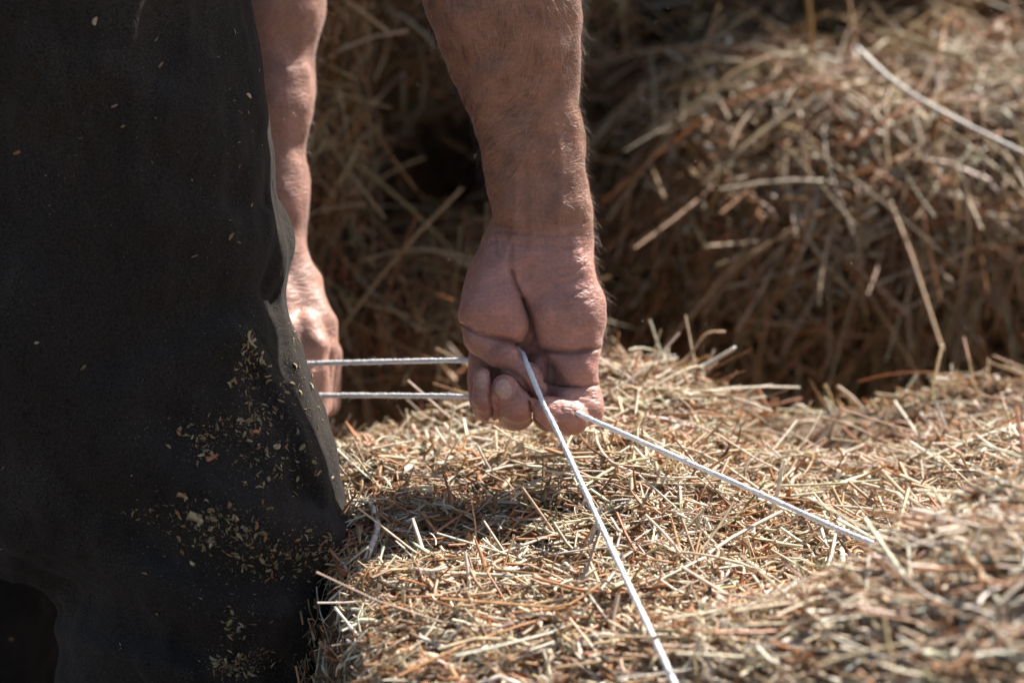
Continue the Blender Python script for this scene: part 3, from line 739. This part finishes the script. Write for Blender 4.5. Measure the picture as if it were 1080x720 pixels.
# ------------------------------------------------------------------ twine
def catmull(pts, n):
    pts = np.array(pts); p = np.vstack([2*pts[0]-pts[1], pts, 2*pts[-1]-pts[-2]]); out = []
    for i in range(len(pts)-1):
        a, b, c, d = p[i:i+4]; m = max(3, int(np.linalg.norm(c-b)/n))
        t = np.linspace(0, 1, m, endpoint=False)[:, None]
        out.append(.5*((2*b) + (-a+c)*t + (2*a-5*b+4*c-d)*t**2 + (-a+3*b-3*c+d)*t**3))
    out.append(pts[-1:]); return np.concatenate(out)
def twine(path, r, label):
    C_ = to_world(catmull(path, .0008)); m = len(C_); sides = 12
    T = unit(np.gradient(C_, axis=0)); up = np.array([.13, .31, .94]); Bv = unit(np.cross(T, up)); Nv = np.cross(Bv, T)
    s = np.concatenate([[0], np.cumsum(np.linalg.norm(np.diff(C_, axis=0), axis=1))])
    a = np.linspace(0, 2*math.pi, sides, endpoint=False)
    ang = a[None] + 0*s[:, None]
    rr = r*(1 + .055*np.cos(3*(ang - s[:, None]*2*math.pi/.011)) + .05*np.sin(s*900)[:, None] + .06*np.sin(s*173+1)[:, None])
    V_ = C_[:, None] + rr[..., None]*(np.cos(ang)[..., None]*Bv[:, None] + np.sin(ang)[..., None]*Nv[:, None])
    i = np.arange(m*sides).reshape(m, sides)
    F_3 = np.stack([i[:-1], np.roll(i[:-1], -1, 1), np.roll(i[1:], -1, 1), i[1:]], -1).reshape(-1, 4)
    o = make_mesh('twine', V_.reshape(-1, 3), F_3, M_TWINE); tag(o, label, 'twine', 'white baling twines')
    k = rng.integers(2, m-2, int(s[-1]/.0005)); th = rng.uniform(0, 2*math.pi, len(k))
    nrm = Bv[k]*np.cos(th)[:, None] + Nv[k]*np.sin(th)[:, None]
    L = rng.uniform(.001, .0045, len(k)); Tf = unit(T[k]*rng.choice([-1, 1], len(k))[:, None] + nrm*rng.uniform(.15, .9, len(k))[:, None])
    fv = stalks(C_[k] + nrm*r*.9 + Tf*(L*.45)[:, None], Tf, nrm, L, np.full(len(k), .00012), np.full((len(k), 3), .7), rings=4, sides=3, flat=1)
    make_mesh('fuzz', fv[0], fv[1], M_TWINE, o)
twine([K(296, 384.5, -.080), K(320, 383.5, -.080), K(400, 381.5, -.052), K(470, 380, -.024), K(506, 379, -.010), K(535, 368, .000), K(549, 371, .008), K(557, 387, .0240), K(575, 430, .0375), K(592, 464, .056), K(640, 568, .142), K(676, 644, .218), K(705, 706, .280), K(718, 737, .310)], .0017,
      'upper white cord between the fists, leaving the near fist steeply down to the bottom edge')
twine([K(325, 417, -.088), K(337, 417, -.085), K(400, 417, -.058), K(460, 417.5, -.030), K(497, 418.5, -.012), K(550, 422, .000), K(588, 425, .008), K(600, 431, .0195), K(612, 437, .0275), K(632, 446, .0345), K(700, 476, .050), K(800, 520, .074), K(880, 556, .113), K(934, 579, .143), K(970, 603, .160)], .0017,
      'lower white cord between the fists, leaving the near fist slanting right onto the bale')

# ------------------------------------------------------------------ single stalks one can pick out
def surf_w(px_, py_, lift=.004):               # where the sight line meets the front bale
    d0 = np.linspace(1.2, 2.0, 400); c = np.stack([(px_-540)/FPX*d0, (360-py_)/FPX*d0, DIST-d0], -1); w = to_world(c)
    z = -.100 + front_extra(w) + front.amp*snoise(np.column_stack([w[:, :2], np.full(len(w), -.100)]), front.S)
    i = np.argmax(w[:, 2] < z + lift); return DIST - d0[i]
def stalk(px_pts, r, c, label, ws=None, lift=.006):
    ws = ws or [surf_w(x, y, lift) for x, y in px_pts]
    C_ = to_world(catmull([K(x, y, w) for (x, y), w in zip(px_pts, ws)], .004)); m = len(C_); sides = 10
    T = unit(np.gradient(C_, axis=0)); Bv = unit(np.cross(T, [.2, .4, .9])); Nv = np.cross(Bv, T)
    a = np.linspace(0, 2*math.pi, sides, endpoint=False); s = np.linspace(0, 1, m)
    rr = r*(1-.25*s)
    out = C_[:, None] + rr[:, None, None]*(np.cos(a)[None, :, None]*Bv[:, None] + .7*np.sin(a)[None, :, None]*Nv[:, None])
    V_ = np.concatenate([out.reshape(-1, 3)]); i = np.arange(m*sides).reshape(m, sides)
    F_4 = np.stack([i[:-1], np.roll(i[:-1], -1, 1), np.roll(i[1:], -1, 1), i[1:]], -1).reshape(-1, 4)
    inner = C_[:, None] + .72*(out - C_[:, None]); i2 = i + m*sides          # hollow stem: inner wall and rims
    V_ = np.concatenate([V_, inner.reshape(-1, 3)])
    F_5 = np.stack([i2[:-1], i2[1:], np.roll(i2[1:], -1, 1), np.roll(i2[:-1], -1, 1)], -1).reshape(-1, 4)
    rims = [np.stack([i[k], np.roll(i[k], -1), np.roll(i2[k], -1), i2[k]], -1) for k in (0, -1)]
    Cc = np.tile(np.array(c), (len(V_), 1))*rng.uniform(.9, 1.1, (len(V_), 1))
    tag(make_mesh('straw_stalk', V_, np.concatenate([F_4, F_5]+rims), M_STRAW, color=Cc), label, 'straw', 'single straws lying loose')
stalk([(903, 50), (945, 88), (1000, 122), (1085, 164)], .0032, (.66, .60, .52), 'long thick pale straw slanting over the top of the back right bale', ws=[-.50, -.47, -.44, -.42])
stalk([(893, -12), (899, 22), (903, 52)], .0022, (.50, .30, .14), 'orange straw standing upright at the top edge above the back right bale', ws=[-.56, -.555, -.55])
stalk([(738, 388), (756, 378), (776, 366)], .0024, (.66, .60, .50), 'short white straw poking up from the hump right of the near fist', ws=[-.185, -.186, -.187])
stalk([(700, 392), (724, 378), (745, 352), (765, 350)], .0018, (.50, .33, .19), 'bent tan straw sticking up highest from the hump', ws=[-.185, -.19, -.195, -.197])
stalk([(866, 440), (895, 448), (928, 463), (962, 478)], .0016, (.46, .32, .19), 'thin brown straw bridging the dip at the back of the front bale', ws=[-.175, -.168, -.160, -.150])
stalk([(985, 420), (991, 436), (1003, 462)], .0018, (.68, .62, .52), 'white straw with a snapped head standing beside the rusty tuft', ws=[-.135, -.135, -.132])
stalk([(424, 497), (452, 480), (478, 470)], .0028, (.72, .68, .60), 'broad white straw at the edge of the shadow left of the near fist')
stalk([(392, 528), (398, 555), (386, 590)], .0026, (.70, .64, .54), 'folded white straw next to the knee')
stalk([(443, 672), (470, 683), (512, 698)], .0022, (.70, .66, .58), 'white split straw low in the foreground near the leg')
stalk([(578, 600), (628, 578), (672, 548)], .0026, (.42, .29, .16), 'thick brown straw crossing behind the steep cord')
stalk([(576, 648), (608, 652), (626, 668), (648, 692)], .0019, (.62, .53, .42), 'bent straw left of the lower end of the steep cord')
stalk([(730, 650), (748, 640), (764, 632)], .0028, (.74, .70, .62), 'fat white straw stub right of the lower end of the steep cord')
stalk([(885, 545), (888, 580), (893, 622)], .0018, (.68, .62, .54), 'thin pale straw crossing over the slanting cord near its end', lift=.012)
stalk([(905, 470), (1000, 545), (1090, 470)], .0018, (.50, .38, .25), 'long drooping straw at the right edge of the front bale', lift=.012)
stalk([(835, 660), (930, 610), (1000, 580), (1090, 545)], .0022, (.55, .44, .32), 'long blurred straw along the near mound at lower right', lift=.008)
stalk([(1005, 690), (1050, 640), (1095, 600)], .0022, (.58, .48, .36), 'blurred straw leaning up in the bottom right corner', lift=.010)

# ------------------------------------------------------------------ drifting dust
n = 520
P = to_world(np.stack([rng.uniform(-.3, .4, n), rng.uniform(-.1, .26, n), rng.uniform(-.35, .12, n)], -1))
dv = stalks(P, rng.normal(size=(n, 3)), rng.normal(size=(n, 3)), rng.uniform(.0003, .0009, n), rng.uniform(.0002, .0005, n), np.full((n, 3), .55), rings=3, sides=4)
tag(make_mesh('dust_specks', dv[0], dv[1], M_STRAW, color=dv[2]), 'fine dust specks drifting in the air round the hands', 'dust', kind='stuff')

# ------------------------------------------------------------------ ground
g = np.array([(-150, -150, -.52), (150, -150, -.52), (150, 150, -.52), (-150, 150, -.52)])
tag(make_mesh('ground', g, np.array([[0, 1, 2, 3]]), ground_material(), smooth=False), kind='structure')
m_ = 5000
P = np.column_stack([rng.uniform(-1.2, 1.4, m_), rng.uniform(-1.3, 1.4, m_), np.full(m_, -.517)]); N = np.tile([0, 0, 1.], (m_, 1))
lv = lay(P, N, rng.uniform(.02, .12, m_), rng.uniform(.0015, .0035, m_), colours(m_, MIX_BACK), .05, lift=(0, .008))
tag(make_mesh('ground_litter', lv[0], lv[1], M_STRAW, color=lv[2]), 'straw litter scattered on the ground round the bales', 'straw litter', kind='stuff')

# ------------------------------------------------------------------ light
SUNC = np.array([.58, 1.0, -.33]); sd = unit(to_world(SUNC))
elev = math.asin(sd[2]); az = math.atan2(sd[0], sd[1])
sun = bpy.data.lights.new('sun', 'SUN'); sun.energy = 5.0; sun.angle = R(.55); sun.color = (1.0, .955, .90)
so = bpy.data.objects.new('sun', sun); col.objects.link(so)
so.rotation_euler = Vector(-sd).to_track_quat('-Z', 'Y').to_euler()
so.location = (1, 1, 3)
w = bpy.data.worlds.new('World'); scene.world = w; w.use_nodes = True
nt = w.node_tree; bg = nt.nodes['Background']
sky = nt.nodes.new('ShaderNodeTexSky'); sky.sky_type = 'NISHITA'; sky.sun_disc = False
sky.sun_elevation = elev; sky.sun_rotation = az; sky.dust_density = 2.0
nt.links.new(sky.outputs[0], bg.inputs['Color']); bg.inputs['Strength'].default_value = .072

# ------------------------------------------------------------------ camera
cd = bpy.data.cameras.new('camera'); cam = bpy.data.objects.new('camera', cd); col.objects.link(cam)
cam.location = tuple(cam_pos); cam.rotation_euler = (R(90)-PITCH, 0, 0)
cd.sensor_width = 36; cd.lens = FPX/1080*36; cd.clip_start = .05; cd.clip_end = 500
cd.dof.use_dof = True; cd.dof.focus_distance = 1.535; cd.dof.aperture_fstop = 4.5
scene.camera = cam
vs = scene.view_settings; vs.view_transform = 'Standard'; vs.look = 'None'; vs.exposure = 1.27; vs.gamma = 1.0; vs.use_curve_mapping = False
scene.cycles.use_denoising = True; scene.cycles.max_bounces = 8; scene.cycles.diffuse_bounces = 5
scene.cycles.use_adaptive_sampling = True; scene.cycles.adaptive_threshold = .015
scene.render.resolution_x, scene.render.resolution_y = 1024, 682
